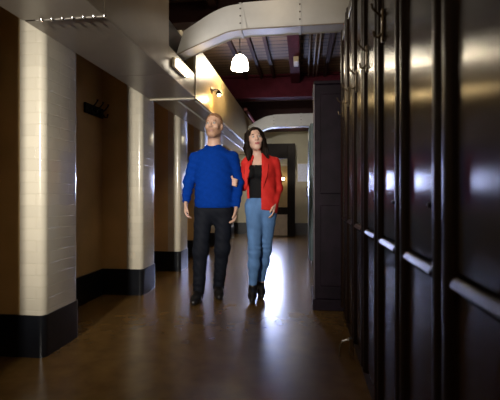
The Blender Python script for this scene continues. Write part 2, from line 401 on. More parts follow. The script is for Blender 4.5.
# teal cabinet and dark cabinet on the right
t = thing('teal_cabinet', 'narrow teal metal cabinet seen edge on behind the dark plum cabinet', 'cabinet', (.12, 6.0, 0))
obj('body', box(B(), 0, .88, 0, 1.1, .06, 2.1, .008), M['teal'], t)
obj('plinth', box(B(), .02, .88, .02, 1.08, 0, .07), M['iron'], t)
obj('door', box(B(), -.018, -.001, .03, 1.07, .09, 2.06, .004), M['teal'], t)
obj('handle', tube(B(), [(-.02, .10, 1.0), (-.05, .10, 1.01), (-.05, .10, 1.15), (-.02, .10, 1.16)], .008, 8), M['steel'], t)

t = thing('plum_cabinet', 'tall dark plum painted cabinet standing past the far end of the lockers', 'cabinet', (.105, 3.66, 0))
obj('body', box(B(), .01, .93, 0, .55, .10, 2.04, .010), M['cabinet'], t)
obj('top', box(B(), .0, .94, -.012, .56, 2.04, 2.07, .006), M['cabinet'], t)
obj('plinth', box(B(), -.008, .93, -.012, .56, 0, .10, .006), M['cabinet'], t)
o = obj('corner_trim', box(B(), -.004, .012, -.006, .012, .10, 2.04, .004), M['worn'], t); o['label'] = 'pale worn corner strip'
pb = box(B(), .06, .90, -.010, .002, .22, .95, .008); obj('panel', pb, M['cabinet'], t)
pb = box(B(), .06, .90, -.010, .002, 1.05, 1.95, .008); obj('panel', pb, M['cabinet'], t)

# ---------------------------------------------------------------- lockers
LX = .335; PITCH = .415; LH = 2.44
def bowed(bm, y0, y1, z0, z1, x, bow, th=.018, n=14):
    F, K = [], []
    for i in range(n + 1):
        s = i / n; y = y0 + (y1 - y0) * s; b_ = bow * (1 - (2 * s - 1) ** 2)
        F.append([bm.verts.new((x - b_, y, z0)), bm.verts.new((x - b_, y, z1))])
        K.append([bm.verts.new((x + th, y, z0)), bm.verts.new((x + th, y, z1))])
    for i in range(n):
        f = bm.faces.new((F[i][0], F[i][1], F[i + 1][1], F[i + 1][0])); f.smooth = True
        bm.faces.new((K[i][0], K[i + 1][0], K[i + 1][1], K[i][1]))
        bm.faces.new((F[i][1], K[i][1], K[i + 1][1], F[i + 1][1])); bm.faces.new((F[i][0], F[i + 1][0], K[i + 1][0], K[i][0]))
    for i in (0, n): bm.faces.new((F[i][0], K[i][0], K[i][1], F[i][1]) if i == 0 else (F[i][0], F[i][1], K[i][1], K[i][0]))
    return bm
def locker(y, label):
    t = thing('locker', label, 'locker', (LX, y, 0), 0, 'dark wooden lockers along the right')
    P = PITCH - .004
    cb = B(); box(cb, .03, .62, 0, P, .08, LH); box(cb, .02, .62, 0, P, 0, .10); 
    obj('carcass', cb, M['lockerframe'], t)
    st = B()
    for yy in (.034, P - .034):
        pts = [(yy + .034 * math.cos(a), -.008 + .03 - .03 * math.sin(a)) for a in [PI * k / 8 for k in range(9)]]
        prism(st, [(b_, a_) for a_, b_ in pts][::-1] , .09, LH - .002)
    bmesh.ops.recalc_face_normals(st, faces=st.faces)
    for f in st.faces:
        if abs(f.normal.z) < .5: f.smooth = True
    obj('stile', st, M['lockerframe'], t)
    ud = obj('upper_door', bowed(B(), .074, P - .074, .875, 2.33, .012, .004), M['locker'], t)
    obj('top_rail', box(B(), .0, .03, .068, P - .068, 2.34, LH - .01, .006), M['lockerframe'], t)
    ld = obj('lower_door', bowed(B(), .074, P - .074, .12, .825, .012, .004), M['locker'], t)
    for d_, z0, z1 in ((ud, 1.42, 1.47), ):
        pass
    lg = B()
    sec = [(.03, .838), (-.004, .838), (-.008, .844), (-.001, .858), (.004, .862), (.03, .862)]
    a = [lg.verts.new((x_, .072, z_)) for x_, z_ in sec]; b = [lg.verts.new((x_, P - .072, z_)) for x_, z_ in sec]
    for k in range(6): lg.faces.new((a[k], a[(k + 1) % 6], b[(k + 1) % 6], b[k]))
    lg.faces.new(a[::-1]); lg.faces.new(b); bmesh.ops.recalc_face_normals(lg, faces=lg.faces)
    bmesh.ops.bevel(lg, geom=list(lg.edges), offset=.002, segments=2, affect='EDGES')
    obj('ledge', lg, M['lockerframe'], t)
    # coat hook
    hy = P - .105
    hk = B(); box(hk, -.004, .008, hy - .013, hy + .013, 1.69, 1.83, .004)
    tube(hk, [(.0, hy, 1.80), (-.02, hy, 1.815), (-.038, hy, 1.835), (-.043, hy, 1.855)], [.006, .0055, .005, .006], 8)
    tube(hk, [(.0, hy, 1.73), (-.016, hy, 1.712), (-.030, hy, 1.715), (-.034, hy, 1.738)], [.006, .0055, .005, .006], 8)
    h = obj('coat_hook', hk, M['brass'], ud)
    lk = B(); lathe(lk, [(.009, .006), (.009, -.004), (.006, -.007), (0, -.008)], 16, c=(.006, .105, 1.02), axis='X')
    bmesh.ops.recalc_face_normals(lk, faces=lk.faces)
    obj('lock', lk, M['iron'], ud)
    return t
order = ['dark wooden locker nearest the camera at the right edge of the frame', 'second dark wooden locker from the camera, blurred blue glint on its door', 'third dark wooden locker from the camera along the right',
         'fourth dark wooden locker from the camera along the right', 'fifth dark wooden locker from the camera, third from the plum cabinet', 'dark wooden locker next but one to the tall plum cabinet', 'dark wooden locker at the far end, beside the tall plum cabinet']
ys = [1.44 + PITCH * k for k in (-2, -1, 0, 1, 2, 3, 4)]
for y, l in zip(ys, order): locker(y, l)
struct('trim_1', box(B(), LX + .03, LX + .62, YB, ys[0] - .004, 0, LH), M['lockerframe'])
t = thing('door_bracket', 'small bright metal bracket low on the lockers beside the floor', 'bracket', (LX - .030, 2.62, 0))
obj('plate', box(B(), -.008, .02, -.02, .02, .02, .13, .003), M['steel'], t)
obj('foot', tube(B(), [(-.004, 0, .12), (-.05, 0, .105), (-.062, 0, .07), (-.065, 0, .007)], .008, 8), M['steel'], t)

# ---------------------------------------------------------------- coat rack in the first recess
t = thing('coat_rack', 'dark coat rack with three iron hooks on the recess wall between the first two piers', 'coat rack', (XB + .002, 3.80, 1.885))
obj('board', box(B(), 0, .022, -.20, .15, -.05, .05, .005), M['darkwood'], t)
for k in (-.11, 0, .11):
    h = B(); lathe(h, [(.018, .02), (.016, .03), (.006, .034)], 12, c=(0, k, .01), axis='X')
    tube(h, [(.03, k, .015), (.06, k, .035), (.09, k, .07), (.095, k, .09)], [.009, .008, .007, .012], 8)
    tube(h, [(.03, k, .0), (.05, k, -.04), (.08, k, -.045), (.09, k, -.01)], [.009, .008, .007, .011], 8)
    obj('hook', h, M['iron'], t)

# ================================================================ people
class Field:
    def __init__(s, lo, hi, h):
        s.lo = np.array(lo, float); s.h = h
        s.n = np.ceil((np.array(hi, float) - s.lo) / h).astype(int) + 1
        s.F = np.full(s.n, .25, np.float32)
        s.ax = [s.lo[i] + h * np.arange(s.n[i]) for i in range(3)]
    def sl(s, lo, hi):
        a = np.clip(np.floor((np.array(lo) - s.lo) / s.h).astype(int), 0, s.n); b = np.clip(np.ceil((np.array(hi) - s.lo) / s.h).astype(int) + 1, 0, s.n)
        S = tuple(slice(a[i], b[i]) for i in range(3))
        X = s.ax[0][S[0]][:, None, None]; Y = s.ax[1][S[1]][None, :, None]; Z = s.ax[2][S[2]][None, None, :]
        return S, X, Y, Z
    def put(s, S, d, k, sub=False):
        A = s.F[S]
        if A.size == 0: return
        if sub:
            d = -d; hh = np.maximum(k - np.abs(A - d), 0) / k; s.F[S] = np.maximum(A, d) + hh * hh * k / 4
        else:
            hh = np.maximum(k - np.abs(A - d), 0) / k; s.F[S] = np.minimum(A, d) - hh * hh * k / 4
    def cone(s, a, b, ra, rb, k=.02, flat=1., sub=False):
        a = np.array(a, float); b = np.array(b, float); R = max(ra, rb) + k + 3 * s.h
        S, X, Y, Z = s.sl(np.minimum(a, b) - R, np.maximum(a, b) + R)
        ab = b - a; L = max((ab ** 2).sum(), 1e-9)
        t = np.clip(((X - a[0]) * ab[0] + (Y - a[1]) * ab[1] + (Z - a[2]) * ab[2]) / L, 0, 1)
        d = np.sqrt((X - a[0] - t * ab[0]) ** 2 + ((Y - a[1] - t * ab[1]) / flat) ** 2 + (Z - a[2] - t * ab[2]) ** 2) - (ra + t * (rb - ra))
        s.put(S, d, k, sub); return s
    def chain(s, pts, rs, k=.02, flat=1.):
        for i in range(len(pts) - 1): s.cone(pts[i], pts[i + 1], rs[i], rs[i + 1], k, flat)
        return s
    def ell(s, c, r, k=.02, rot=None, sub=False):
        c = np.array(c, float); R = max(r) + k + 3 * s.h
        S, X, Y, Z = s.sl(c - R, c + R); x, y, z = X - c[0], Y - c[1], Z - c[2]
        if rot is not None:
            q = np.array(rot).T; x, y, z = q[0, 0] * x + q[0, 1] * y + q[0, 2] * z, q[1, 0] * x + q[1, 1] * y + q[1, 2] * z, q[2, 0] * x + q[2, 1] * y + q[2, 2] * z
        k0 = np.sqrt((x / r[0]) ** 2 + (y / r[1]) ** 2 + (z / r[2]) ** 2) + 1e-9
        k1 = np.sqrt((x / r[0] ** 2) ** 2 + (y / r[1] ** 2) ** 2 + (z / r[2] ** 2) ** 2) + 1e-9
        s.put(S, k0 * (k0 - 1) / k1, k, sub); return s
    def cut(s, fn):          # keep where fn(X,Y,Z) < 0
        X = s.ax[0][:, None, None]; Y = s.ax[1][None, :, None]; Z = s.ax[2][None, None, :]
        s.F = np.maximum(s.F, fn(X, Y, Z).astype(np.float32)); return s
    def add(s, fn):
        X = s.ax[0][:, None, None]; Y = s.ax[1][None, :, None]; Z = s.ax[2][None, None, :]
        s.F = s.F + fn(X, Y, Z).astype(np.float32); return s
    def mesh(s, name, mats, parent=None, pick=None, keep=None, smooth_it=1):
        F = s.F.copy()
        for ax in range(3):
            sl = [slice(None)] * 3
            for e in (0, -1):
                sl[ax] = e; F[tuple(sl)] = np.maximum(F[tuple(sl)], .01)
        neg = F < 0; n = F.shape
        cnt = np.zeros([i - 1 for i in n], np.int8)
        offs = [(i, j, k) for i in (0, 1) for j in (0, 1) for k in (0, 1)]
        for o in offs: cnt += neg[o[0]:n[0] - 1 + o[0], o[1]:n[1] - 1 + o[1], o[2]:n[2] - 1 + o[2]]
        act = (cnt > 0) & (cnt < 8); idx = np.argwhere(act); num = -np.ones(act.shape, np.int64); num[act] = np.arange(len(idx))
        P = np.zeros((len(idx), 3)); W = np.zeros(len(idx))
        for a in offs:
            for ax in range(3):
                if a[ax]: continue
                b = list(a); b[ax] = 1
                fa = F[idx[:, 0] + a[0], idx[:, 1] + a[1], idx[:, 2] + a[2]]; fb = F[idx[:, 0] + b[0], idx[:, 1] + b[1], idx[:, 2] + b[2]]
                mk = (fa < 0) != (fb < 0); tt = np.where(mk, fa / np.where(mk, fa - fb, 1), 0)
                q = idx + np.array(a); q = q.astype(float); q[:, ax] += tt
                P += q * mk[:, None]; W += mk
        P = P / W[:, None]; V = s.lo + P * s.h
        quads = []
        for ax in range(3):
            u, v = (ax + 1) % 3, (ax + 2) % 3
            A = [slice(None)] * 3; Bq = [slice(None)] * 3; A[ax] = slice(0, -1); Bq[ax] = slice(1, None)
            na, nb = neg[tuple(A)], neg[tuple(Bq)]
            e = np.argwhere(na != nb); e = e[(e[:, u] > 0) & (e[:, v] > 0) & (e[:, u] < n[u] - 1) & (e[:, v] < n[v] - 1)]
            sg = na[e[:, 0], e[:, 1], e[:, 2]]
            def cell(du, dv):
                c = e.copy(); c[:, u] -= du; c[:, v] -= dv; return num[c[:, 0], c[:, 1], c[:, 2]]
            Q = np.stack([cell(1, 1), cell(0, 1), cell(0, 0), cell(1, 0)], 1)
            Q[~sg] = Q[~sg][:, ::-1]; quads.append(Q)
        Q = np.concatenate(quads); Q = Q[(Q >= 0).all(1)]
        # keep the largest connected piece
        lab = np.arange(len(V))
        for _ in range(400):
            m = lab[Q].min(1); new = lab.copy(); np.minimum.at(new, Q.ravel(), np.repeat(m, 4)); new = new[new]
            if (new == lab).all(): break
            lab = new
        if keep != 'all':
            u_, c_ = np.unique(lab, return_counts=True); big = u_[c_.argmax()]
            Q = Q[lab[Q[:, 0]] == big]; used = np.unique(Q); rm = -np.ones(len(V), int); rm[used] = np.arange(len(used)); V = V[used]; Q = rm[Q]
        for _ in range(smooth_it):
            acc = np.zeros_like(V); ct = np.zeros(len(V))
            for i in range(4):
                np.add.at(acc, Q[:, i], V[Q[:, (i + 1) % 4]]); np.add.at(ct, Q[:, i], 1)
            V = .5 * V + .5 * acc / np.maximum(ct, 1)[:, None]
        me = bpy.data.meshes.new(name)
        me.vertices.add(len(V)); me.vertices.foreach_set('co', V.astype(np.float32).ravel())
        me.loops.add(len(Q) * 4); me.loops.foreach_set('vertex_index', Q.astype(np.int32).ravel())
        me.polygons.add(len(Q)); me.polygons.foreach_set('loop_start', np.arange(0, len(Q) * 4, 4, dtype=np.int32)); me.polygons.foreach_set('loop_total', np.full(len(Q), 4, np.int32))
        for m in mats: me.materials.append(m)
        if pick is not None:
            me.polygons.foreach_set('material_index', pick(V[Q].mean(1)).astype(np.int32))
        me.polygons.foreach_set('use_smooth', np.ones(len(Q), bool))
        me.update(calc_edges=True); me.validate()
        o = bpy.data.objects.new(name, me); C.objects.link(o)
        if parent: o.parent = parent
        return o

def head_frame(c, yaw, pitch, roll, sc):
    R = Matrix.Rotation(yaw, 3, 'Z') @ Matrix.Rotation(roll, 3, 'Y') @ Matrix.Rotation(pitch, 3, 'X')
    R = np.array(R); c = np.array(c)
    return (lambda p: c + sc * (R @ np.array(p, float))), (lambda V: ((V - c) @ R) / sc), R
def add_head(f, T, R, sc, w=1., jaw=1.):
    e = lambda c, r, k=.02, sub=False: f.ell(T(c), [q * sc for q in r], k, R, sub)
    cn = lambda a, b, ra, rb, k=.01: f.cone(T(a), T(b), ra * sc, rb * sc, k)
    e((0, .018, .036), (.077 * w, .098, .090))
    e((0, -.022, -.030), (.063 * w, .074, .094), .03)
    e((0, -.066, -.100), (.026 * jaw, .022, .020), .03)
    for s_ in (-1, 1):
        cn((s_ * .050 * jaw, .0, -.062), (s_ * .022 * jaw, -.06, -.100), .018, .016, .03)
        e((s_ * .043, -.064, -.022), (.020, .020, .020), .03)
        e((s_ * .078 * w, .016, -.008), (.010, .019, .031), .008)
    cn((-.036, -.084, .030), (.036, -.084, .030), .011, .011, .018)
    for s_ in (-1, 1): e((s_ * .031, -.101, .008), (.017, .014, .011), .012, True)
    cn((0, -.092, .016), (0, -.115, -.026), .009, .0125, .012)
    for s_ in (-1, 1): e((s_ * .012, -.103, -.030), (.009, .010, .008), .008)
    cn((-.019, -.088, -.060), (.019, -.088, -.060), .007, .007, .008)
    cn((-.014, -.089, -.071), (.014, -.089, -.071), .007, .007, .008)
def add_hand(f, w, tip_dir, palm_n, side, sc=1., curl=.5, spread=1.):
    """w wrist point, tip_dir along the fingers, palm_n the way the palm faces, side the way the thumb leaves."""
    w = np.array(w, float); d = np.array(tip_dir, float); d /= np.linalg.norm(d)
    pn = np.array(palm_n, float); pn -= d * pn.dot(d); pn /= np.linalg.norm(pn)
    sd = np.cross(d, pn); sd = sd if sd.dot(np.array(side, float)) > 0 else -sd
    at = lambda a, b, c: w + sc * (a * d + b * sd + c * pn)
    for b in (-.026, -.009, .009, .026): f.cone(at(.0, b * .6, 0), at(.088, b, 0), .014 * sc, .0115 * sc, .012)
    L = [.066, .080, .086, .078]; offs = [-.029, -.0105, .0105, .031]
    for l, b in zip(L, offs):
        p = [.088, b, 0]; ang = .15 + .25 * curl; pts = [at(*p)]
        for seg, fr_ in enumerate((.42, .32, .26)):
            ang += curl * (.28 + .25 * seg) if seg else 0
            p = [p[0] + l * fr_ * math.cos(ang), p[1] + b * .10 * spread, p[2] + l * fr_ * math.sin(ang)]; pts.append(at(*p))
        f.chain(pts, [.0098 * sc, .0088 * sc, .0080 * sc, .0068 * sc], .004)
    f.chain([at(.018, .026, .006), at(.052, .052, .016), at(.080, .060, .026), at(.102, .058, .036)], [.015 * sc, .0115 * sc, .0098 * sc, .008 * sc], .010)
def eyes(T, R, sc, parent, iris_shift=0., up=.0):
    for s_ in (-1, 1):
        bm = B(); bmesh.ops.create_uvsphere(bm, u_segments=16, v_segments=12, radius=.0125 * sc)
        q = Vector((iris_shift, -1, up)).normalized()
        for f_ in bm.faces: f_.smooth = True; f_.material_index = 1 if f_.calc_center_median().normalized().dot(q) > .86 else 0
        mw = Matrix(np.array(R).tolist())
        for v in bm.verts: v.co = mw @ v.co + Vector(T((s_ * .031, -.0845, .007)))
        obj('eye', bm, [M['eyewhite'], M['iris']], parent)
        br = B(); pts = [T((s_ * x, -.094 + abs(x - .03) * .25, z)) for x, z in ((.012, .026), (.024, .031), (.036, .031), (.048, .025))]
        tube(br, pts, [.0025 * sc, .0042 * sc, .0038 * sc, .002 * sc], 8)
        obj('eyebrow', br, parent.get('_browmat') and M['brunette'] or M['ginger'], parent)

PHI = math.radians(7.41)
H = .0065
# ---------------- man
MP = (-.892, 3.918, 0)
T, INV, R = head_frame((.020, -.02, 1.722), -math.radians(13), -math.radians(8), math.radians(-2), 1.02)
f = Field((-.40, -.45, -.01), (.40, .35, 1.90), H)
add_head(f, T, R, 1.02)
f.cone(T((0, .028, -.05)), (.012, .03, 1.50), .062, .070, .03)
cx = .02
f.cone((cx, .02, 1.50), (cx, .02, 1.38), .06, .13, .05, .7)
f.cone((cx, .02, 1.36), (cx, .02, 1.05), .150, .135, .05, .66)
f.cone((cx - .03, .02, .97), (cx + .03, .02, .97), .13, .13, .05, .75)
for s_ in (-1, 1): f.cone((cx, .02, 1.455), (cx + s_ * .15, .02, 1.41), .05, .042, .04)
AR = dict(l=[(-.168, .02, 1.412), (-.238, .055, 1.170), (-.252, -.045, .985)], r=[(.203, .02, 1.412), (.258, .06, 1.160), (.243, -.045, .935)])
for a in AR.values(): f.chain(a, [.044, .036, .026], .02)
LG = dict(l=[(-.085, .0, .93), (-.105, -.07, .50), (-.125, -.075, .085)], r=[(.115, .0, .93), (.100, .03, .50), (.055, .13, .085)])
for a in LG.values(): f.chain(a, [.070, .047, .034], .03)
for k, toe in (('l', (-.150, -.225, .035)), ('r', (.070, -.02, .035))): f.cone(np.array(LG[k][2]) - (0, 0, .03), toe, .034, .026, .02)
add_hand(f, np.array(AR['l'][2]) + (0, -.012, -.028), (.04, -.18, -1), (1, -.1, 0), (0.2, -1, 0), 1.0, .75)
add_hand(f, np.array(AR['r'][2]) + (-.002, -.012, -.028), (-.10, -.16, -1), (-1, -.25, 0), (-.2, -1, 0), 1.0, .75)
def pick_m(c):
    l = INV(c); out = np.zeros(len(c), int); hd = (np.abs(l[:, 0]) < .09) & (l[:, 2] < .2) & (l[:, 2] > -.14)
    jaw = hd & (l[:, 2] < -.040 + .4 * np.maximum(0, l[:, 1] + .06)) & (l[:, 1] < .02) & (l[:, 2] > -.125)
    out[jaw] = 2
    lip = hd & (np.abs(l[:, 0]) < .022) & (l[:, 2] < -.056) & (l[:, 2] > -.075) & (l[:, 1] < -.088); out[lip] = 1
    return out
man = f.mesh('person', [M['skin'], M['lip_m'], M['stubble']], None, pick_m)
man.location = MP; man.rotation_euler = (0, 0, PHI)
tag(man, 'man in a blue sweater and dark trousers walking beside a woman, looking up', 'person')
eyes(T, R, 1.02, man, -.35, .35)
# hair: short, receding
f = Field((-.13, -.2, 1.55), (.16, .16, 1.90), .005)
f.ell(T((0, .018, .043)), (.084, .105, .0955), .01, R)
Rt = R.T; hc = T((0, 0, 0))
f.cut(lambda X, Y, Z: np.maximum(-(.0), (lambda x, y, z: np.maximum(-(y + .062 + .75 * np.minimum(z - .085, .0)) - np.maximum(0, z - .09) * .8, -.055 - z))(
    Rt[0, 0] * (X - hc[0]) + Rt[0, 1] * (Y - hc[1]) + Rt[0, 2] * (Z - hc[2]), Rt[1, 0] * (X - hc[0]) + Rt[1, 1] * (Y - hc[1]) + Rt[1, 2] * (Z - hc[2]), Rt[2, 0] * (X - hc[0]) + Rt[2, 1] * (Y - hc[1]) + Rt[2, 2] * (Z - hc[2]))) )
f.add(lambda X, Y, Z: .0015 * np.sin(X * 260 + Z * 90) * np.sin(Y * 240))
f.mesh('hair', [M['ginger']], man, keep='all')
# sweater
f = Field((-.40, -.3, .88), (.40, .35, 1.60), H)
f.cone((cx, .02, 1.51), (cx, .02, 1.40), .066, .14, .05, .75)
f.cone((cx, .015, 1.36), (cx, .015, 1.20), .180, .186, .05, .66)
f.cone((cx, .015, 1.20), (cx, .01, .96), .186, .198, .04, .76)
for s_ in (-1, 1): f.cone((cx, .02, 1.475), (cx + s_ * .160, .02, 1.412), .062, .060, .045)
for a in AR.values(): f.chain([a[0], a[1], np.array(a[2]) + (0, .012, .022)], [.066, .056, .043], .03)
f.add(lambda X, Y, Z: .0045 * np.sin(Z * 46 + 5 * np.abs(X) * 6 + Y * 9) * np.sin(X * 21 + Z * 9 + 1) + .0025 * np.sin(Z * 95 + X * 40))
f.cut(lambda X, Y, Z: np.where(np.abs(X - cx) < .205, .925 - Z, -1.) + 0 * Y)
f.mesh('sweater', [M['blue']], man)
nb = B(); lathe(nb, [(.064, -.012), (.071, -.004), (.072, .006), (.066, .014), (.058, .012), (.058, -.012)], 28)
for v in nb.verts: v.co = Matrix.Rotation(math.radians(14), 3, 'X') @ v.co; v.co += Vector((cx - .003, .012, 1.512))
obj('collar', nb, M['blue'], man)
for k, a in AR.items():
    c = B(); w_ = Vector(a[2]); e_ = Vector(a[1]); d_ = (w_ - e_).normalized()
    tube(c, [w_ - d_ * .045, w_ - d_ * .02, w_ + d_ * .012, w_ + d_ * .018], [.040, .0385, .036, .032], 18); obj('cuff', c, M['blue'], man)
hm = B(); lathe(hm, [(.180, -.03), (.187, -.028), (.190, 0), (.192, .03), (.182, .03)], 40)
for v in hm.verts: v.co = Vector((v.co.x * 1.0 + cx, v.co.y * .77 + .01, v.co.z + .945))
obj('hem', hm, M['blue'], man)
# trousers
f = Field((-.32, -.3, .04), (.34, .32, 1.06), H)
f.cone((cx - .04, .015, .97), (cx + .04, .015, .97), .148, .148, .04, .74)
for k, a in LG.items():
    f.chain([(a[0][0], a[0][1] + .01, .87), a[1], a[2]], [.094, .074, .056], .045)
f.cone((cx - .05, .02, .90), (cx + .05, .02, .90), .135, .135, .04, .8)
f.add(lambda X, Y, Z: .0035 * np.sin(Z * 60 + X * 30) * np.sin(X * 34 + Z * 14) * (Z < .9) + .003 * np.sin(Z * 120 + Y * 30) * np.exp(-((Z - .14) / .09) ** 2))
f.cut(lambda X, Y, Z: .075 - Z + 0 * X + 0 * Y)
f.mesh('trousers', [M['navy']], man)
def shoe(name, ank, toe, parent, mats, heel=0., shaft=.05, wd=1.):
    a = np.array(ank, float); t_ = np.array(toe, float); f = Field(np.minimum(a, t_) - (.12, .14, .0), np.maximum(a, t_) + (.12, .14, .0), .005)
    f.lo[2] = -.012; f = Field((min(a[0], t_[0]) - .12, min(a[1], t_[1]) - .12, -.012), (max(a[0], t_[0]) + .12, max(a[1], t_[1]) + .14, a[2] + shaft + .08), .005)
    g = (t_ - a); g[2] = 0; gl = np.linalg.norm(g); g /= gl
    hb = a + g * -.025; hb[2] = .045 + heel; mid = a + g * gl * .6; mid[2] = .042 + heel * .45; tp = a + g * gl; tp[2] = .030
    f.chain([hb, mid, tp], [.040 * wd, .044 * wd, .030 * wd], .03)
    f.cone(hb + g * .02, a + (0, 0, shaft), .040 * wd, .046 * wd, .03)
    f.cone(a + (0, 0, .01), mid + (0, 0, .01), .042 * wd, .034 * wd, .03)
    if heel: f.cone(hb * (1, 1, 0) + (0, 0, .0), hb, .024, .030, .01)
    f.cut(lambda X, Y, Z: np.maximum(.001 - Z, Z - (a[2] + shaft + .01)) + 0 * X + 0 * Y)
    return f.mesh(name, mats, parent, lambda c: (c[:, 2] < .016).astype(int))
shoe('shoe', LG['l'][2], (-.150, -.245, .03), man, [M['leather'], M['sole']], shaft=.02)
shoe('shoe', LG['r'][2], (.075, -.045, .03), man, [M['leather'], M['sole']], shaft=.02)

# ---------------- woman
WP = (-.397, 3.980, 0)
sc = .94
T, INV, R = head_frame((-.068, -.01, 1.595), math.radians(8), -math.radians(7), math.radians(-5), sc)
f = Field((-.42, -.40, -.01), (.30, .35, 1.78), H)
add_head(f, T, R, sc, .96, .82)
f.cone(T((0, .025, -.06)), (-.045, .03, 1.41), .043, .048, .03)
wx = -.01
f.cone((-.04, .025, 1.42), (wx - .01, .02, 1.32), .05, .105, .05, .7)
f.cone((wx - .01, .02, 1.30), (wx, .02, 1.06), .118, .098, .05, .72)
f.cone((wx - .03, .02, .95), (wx + .03, .02, .95), .105, .105, .05, .8)
for s_ in (-1, 1): f.cone((-.035, .02, 1.385), (wx + s_ * .125, .02, 1.365), .036, .034, .04)
WA = dict(r=[(.130, .02, 1.365), (.165, .07, 1.110), (.128, -.03, .960)], l=[(-.150, .03, 1.365), (-.190, .130, 1.130), (-.2550, .110, 1.165)])
f.chain(WA['r'], [.036, .030, .021], .02); f.chain(WA['l'], [.036, .030, .021], .02)
WL = dict(l=[(-.075, .0, .90), (-.075, -.05, .49), (-.092, -.03, .10)], r=[(.065, .015, .90), (.035, .06, .49), (-.010, .15, .10)])
for a in WL.values(): f.chain(a, [.068, .042, .028], .03)
for k, toe in (('l', (-.100, -.175, .03)), ('r', (-.005, .01, .03))): f.cone(np.array(WL[k][2]) - (0, 0, .03), toe, .026, .020, .02)
add_hand(f, np.array(WA['r'][2]) + (-.003, -.010, -.015), (-.16, -.2, -1), (-1, .1, 0), (-.2, -1, 0), .90, .55)
# hand tucked round the man's arm
wr = np.array(WA['l'][2])
f.chain([wr, wr + (-.030, -.05, .008)], [.020, .022], .015)
pc = wr + (-.030, -.05, .008)
f.chain([pc, pc + (-.008, -.060, .0)], [.022, .020], .015)
for k in range(4):
    z = .032 - .0205 * k; b_ = pc + (-.010, -.072, z)
    f.chain([b_, b_ + (.006, -.030, -.004), b_ + (.030, -.042, -.010), b_ + (.052 - .004 * k, -.036, -.016)], [.0105, .0098, .009, .0078], .005)
f.chain([pc + (-.004, -.06, .025), pc + (-.02, -.092, .040), pc + (-.012, -.112, .052)], [.012, .0105, .0085], .008)
def pick_w(c):
    l = INV(c); out = np.zeros(len(c), int)
    lip = (np.abs(l[:, 0]) < .023) & (l[:, 2] < -.053) & (l[:, 2] > -.077) & (l[:, 1] < -.086); out[lip] = 1
    return out
wom = f.mesh('person', [M['skin_w'], M['lip_w']], None, pick_w)
wom.location = WP; wom.rotation_euler = (0, 0, PHI)
tag(wom, 'woman with long dark hair in a red blazer and blue jeans holding the man\'s arm', 'person')
wom['_browmat'] = 1; eyes(T, R, sc, wom, .25, .25); del wom['_browmat']
# hair
f = Field((-.26, -.20, 1.25), (.14, .22, 1.76), .005)
f.ell(T((0, .022, .040)), (.086 * sc, .108 * sc, .098 * sc), .02, R)
for s_ in (-1, 1):
    p = [T((s_ * .062, .012, .06)), T((s_ * .082, .000, -.03)), T((s_ * .090, -.01, -.12)), T((s_ * .094 + (.01 if s_ > 0 else -.0), -.03, -.215))]
    f.chain(p, [.034, .027, .031, .016], .03)
    p = [T((s_ * .05, .06, .03)), T((s_ * .072, .055, -.08)), T((s_ * .082, .045, -.20))]
    f.chain(p, [.05, .045, .022], .03)
f.chain([T((0, .08, .02)), T((0, .08, -.10)), T((0, .07, -.20))], [.06, .06, .03], .03)
def face_open(X, Y, Z):
    x = Rt_[0, 0] * (X - hc_[0]) + Rt_[0, 1] * (Y - hc_[1]) + Rt_[0, 2] * (Z - hc_[2]); y = Rt_[1, 0] * (X - hc_[0]) + Rt_[1, 1] * (Y - hc_[1]) + Rt_[1, 2] * (Z - hc_[2]); z = Rt_[2, 0] * (X - hc_[0]) + Rt_[2, 1] * (Y - hc_[1]) + Rt_[2, 2] * (Z - hc_[2])
    x, y, z = x / sc, y / sc, z / sc
    oval = np.sqrt(((x + .004) / .069) ** 2 + ((z + .026) / .116) ** 2) - 1
    return np.maximum(0, 0) + np.where(y < -.005, -oval * .06, -.05)
Rt_ = R.T; hc_ = T((0, 0, 0))
f.cut(face_open)
f.add(lambda X, Y, Z: .0028 * np.sin(X * 300 + Y * 160 + 1.2 * np.sin(Z * 18)) + .003 * np.sin(X * 120 - Y * 90 + Z * 16))
f.mesh('hair', [M['brunette']], wom, keep='all')
# black top
f = Field((-.26, -.2, .90), (.22, .26, 1.46), H)
f.cone((wx - .01, .02, 1.32), (wx, .02, 1.08), .128, .108, .05, .74)
f.cone((wx, .02, 1.08), (wx - .005, .02, .97), .108, .116, .05, .80)
for s_ in (-1, 1): f.ell((wx - .055 + s_ * .058, -.066, 1.26), (.056, .050, .058), .04)
for s_ in (-1, 1): f.cone((wx - .03 + s_ * .085, .02, 1.39), (wx - .03 + s_ * .08, -.03, 1.30), .024, .04, .03)
f.cut(lambda X, Y, Z: np.where(Y < .02, Z - 1.335 - np.maximum(0, np.abs(X + .06) - .055) * 2.2, Z - 1.40))
f.cut(lambda X, Y, Z: .955 - Z + 0 * X + 0 * Y)
f.mesh('top', [M['black']], wom)
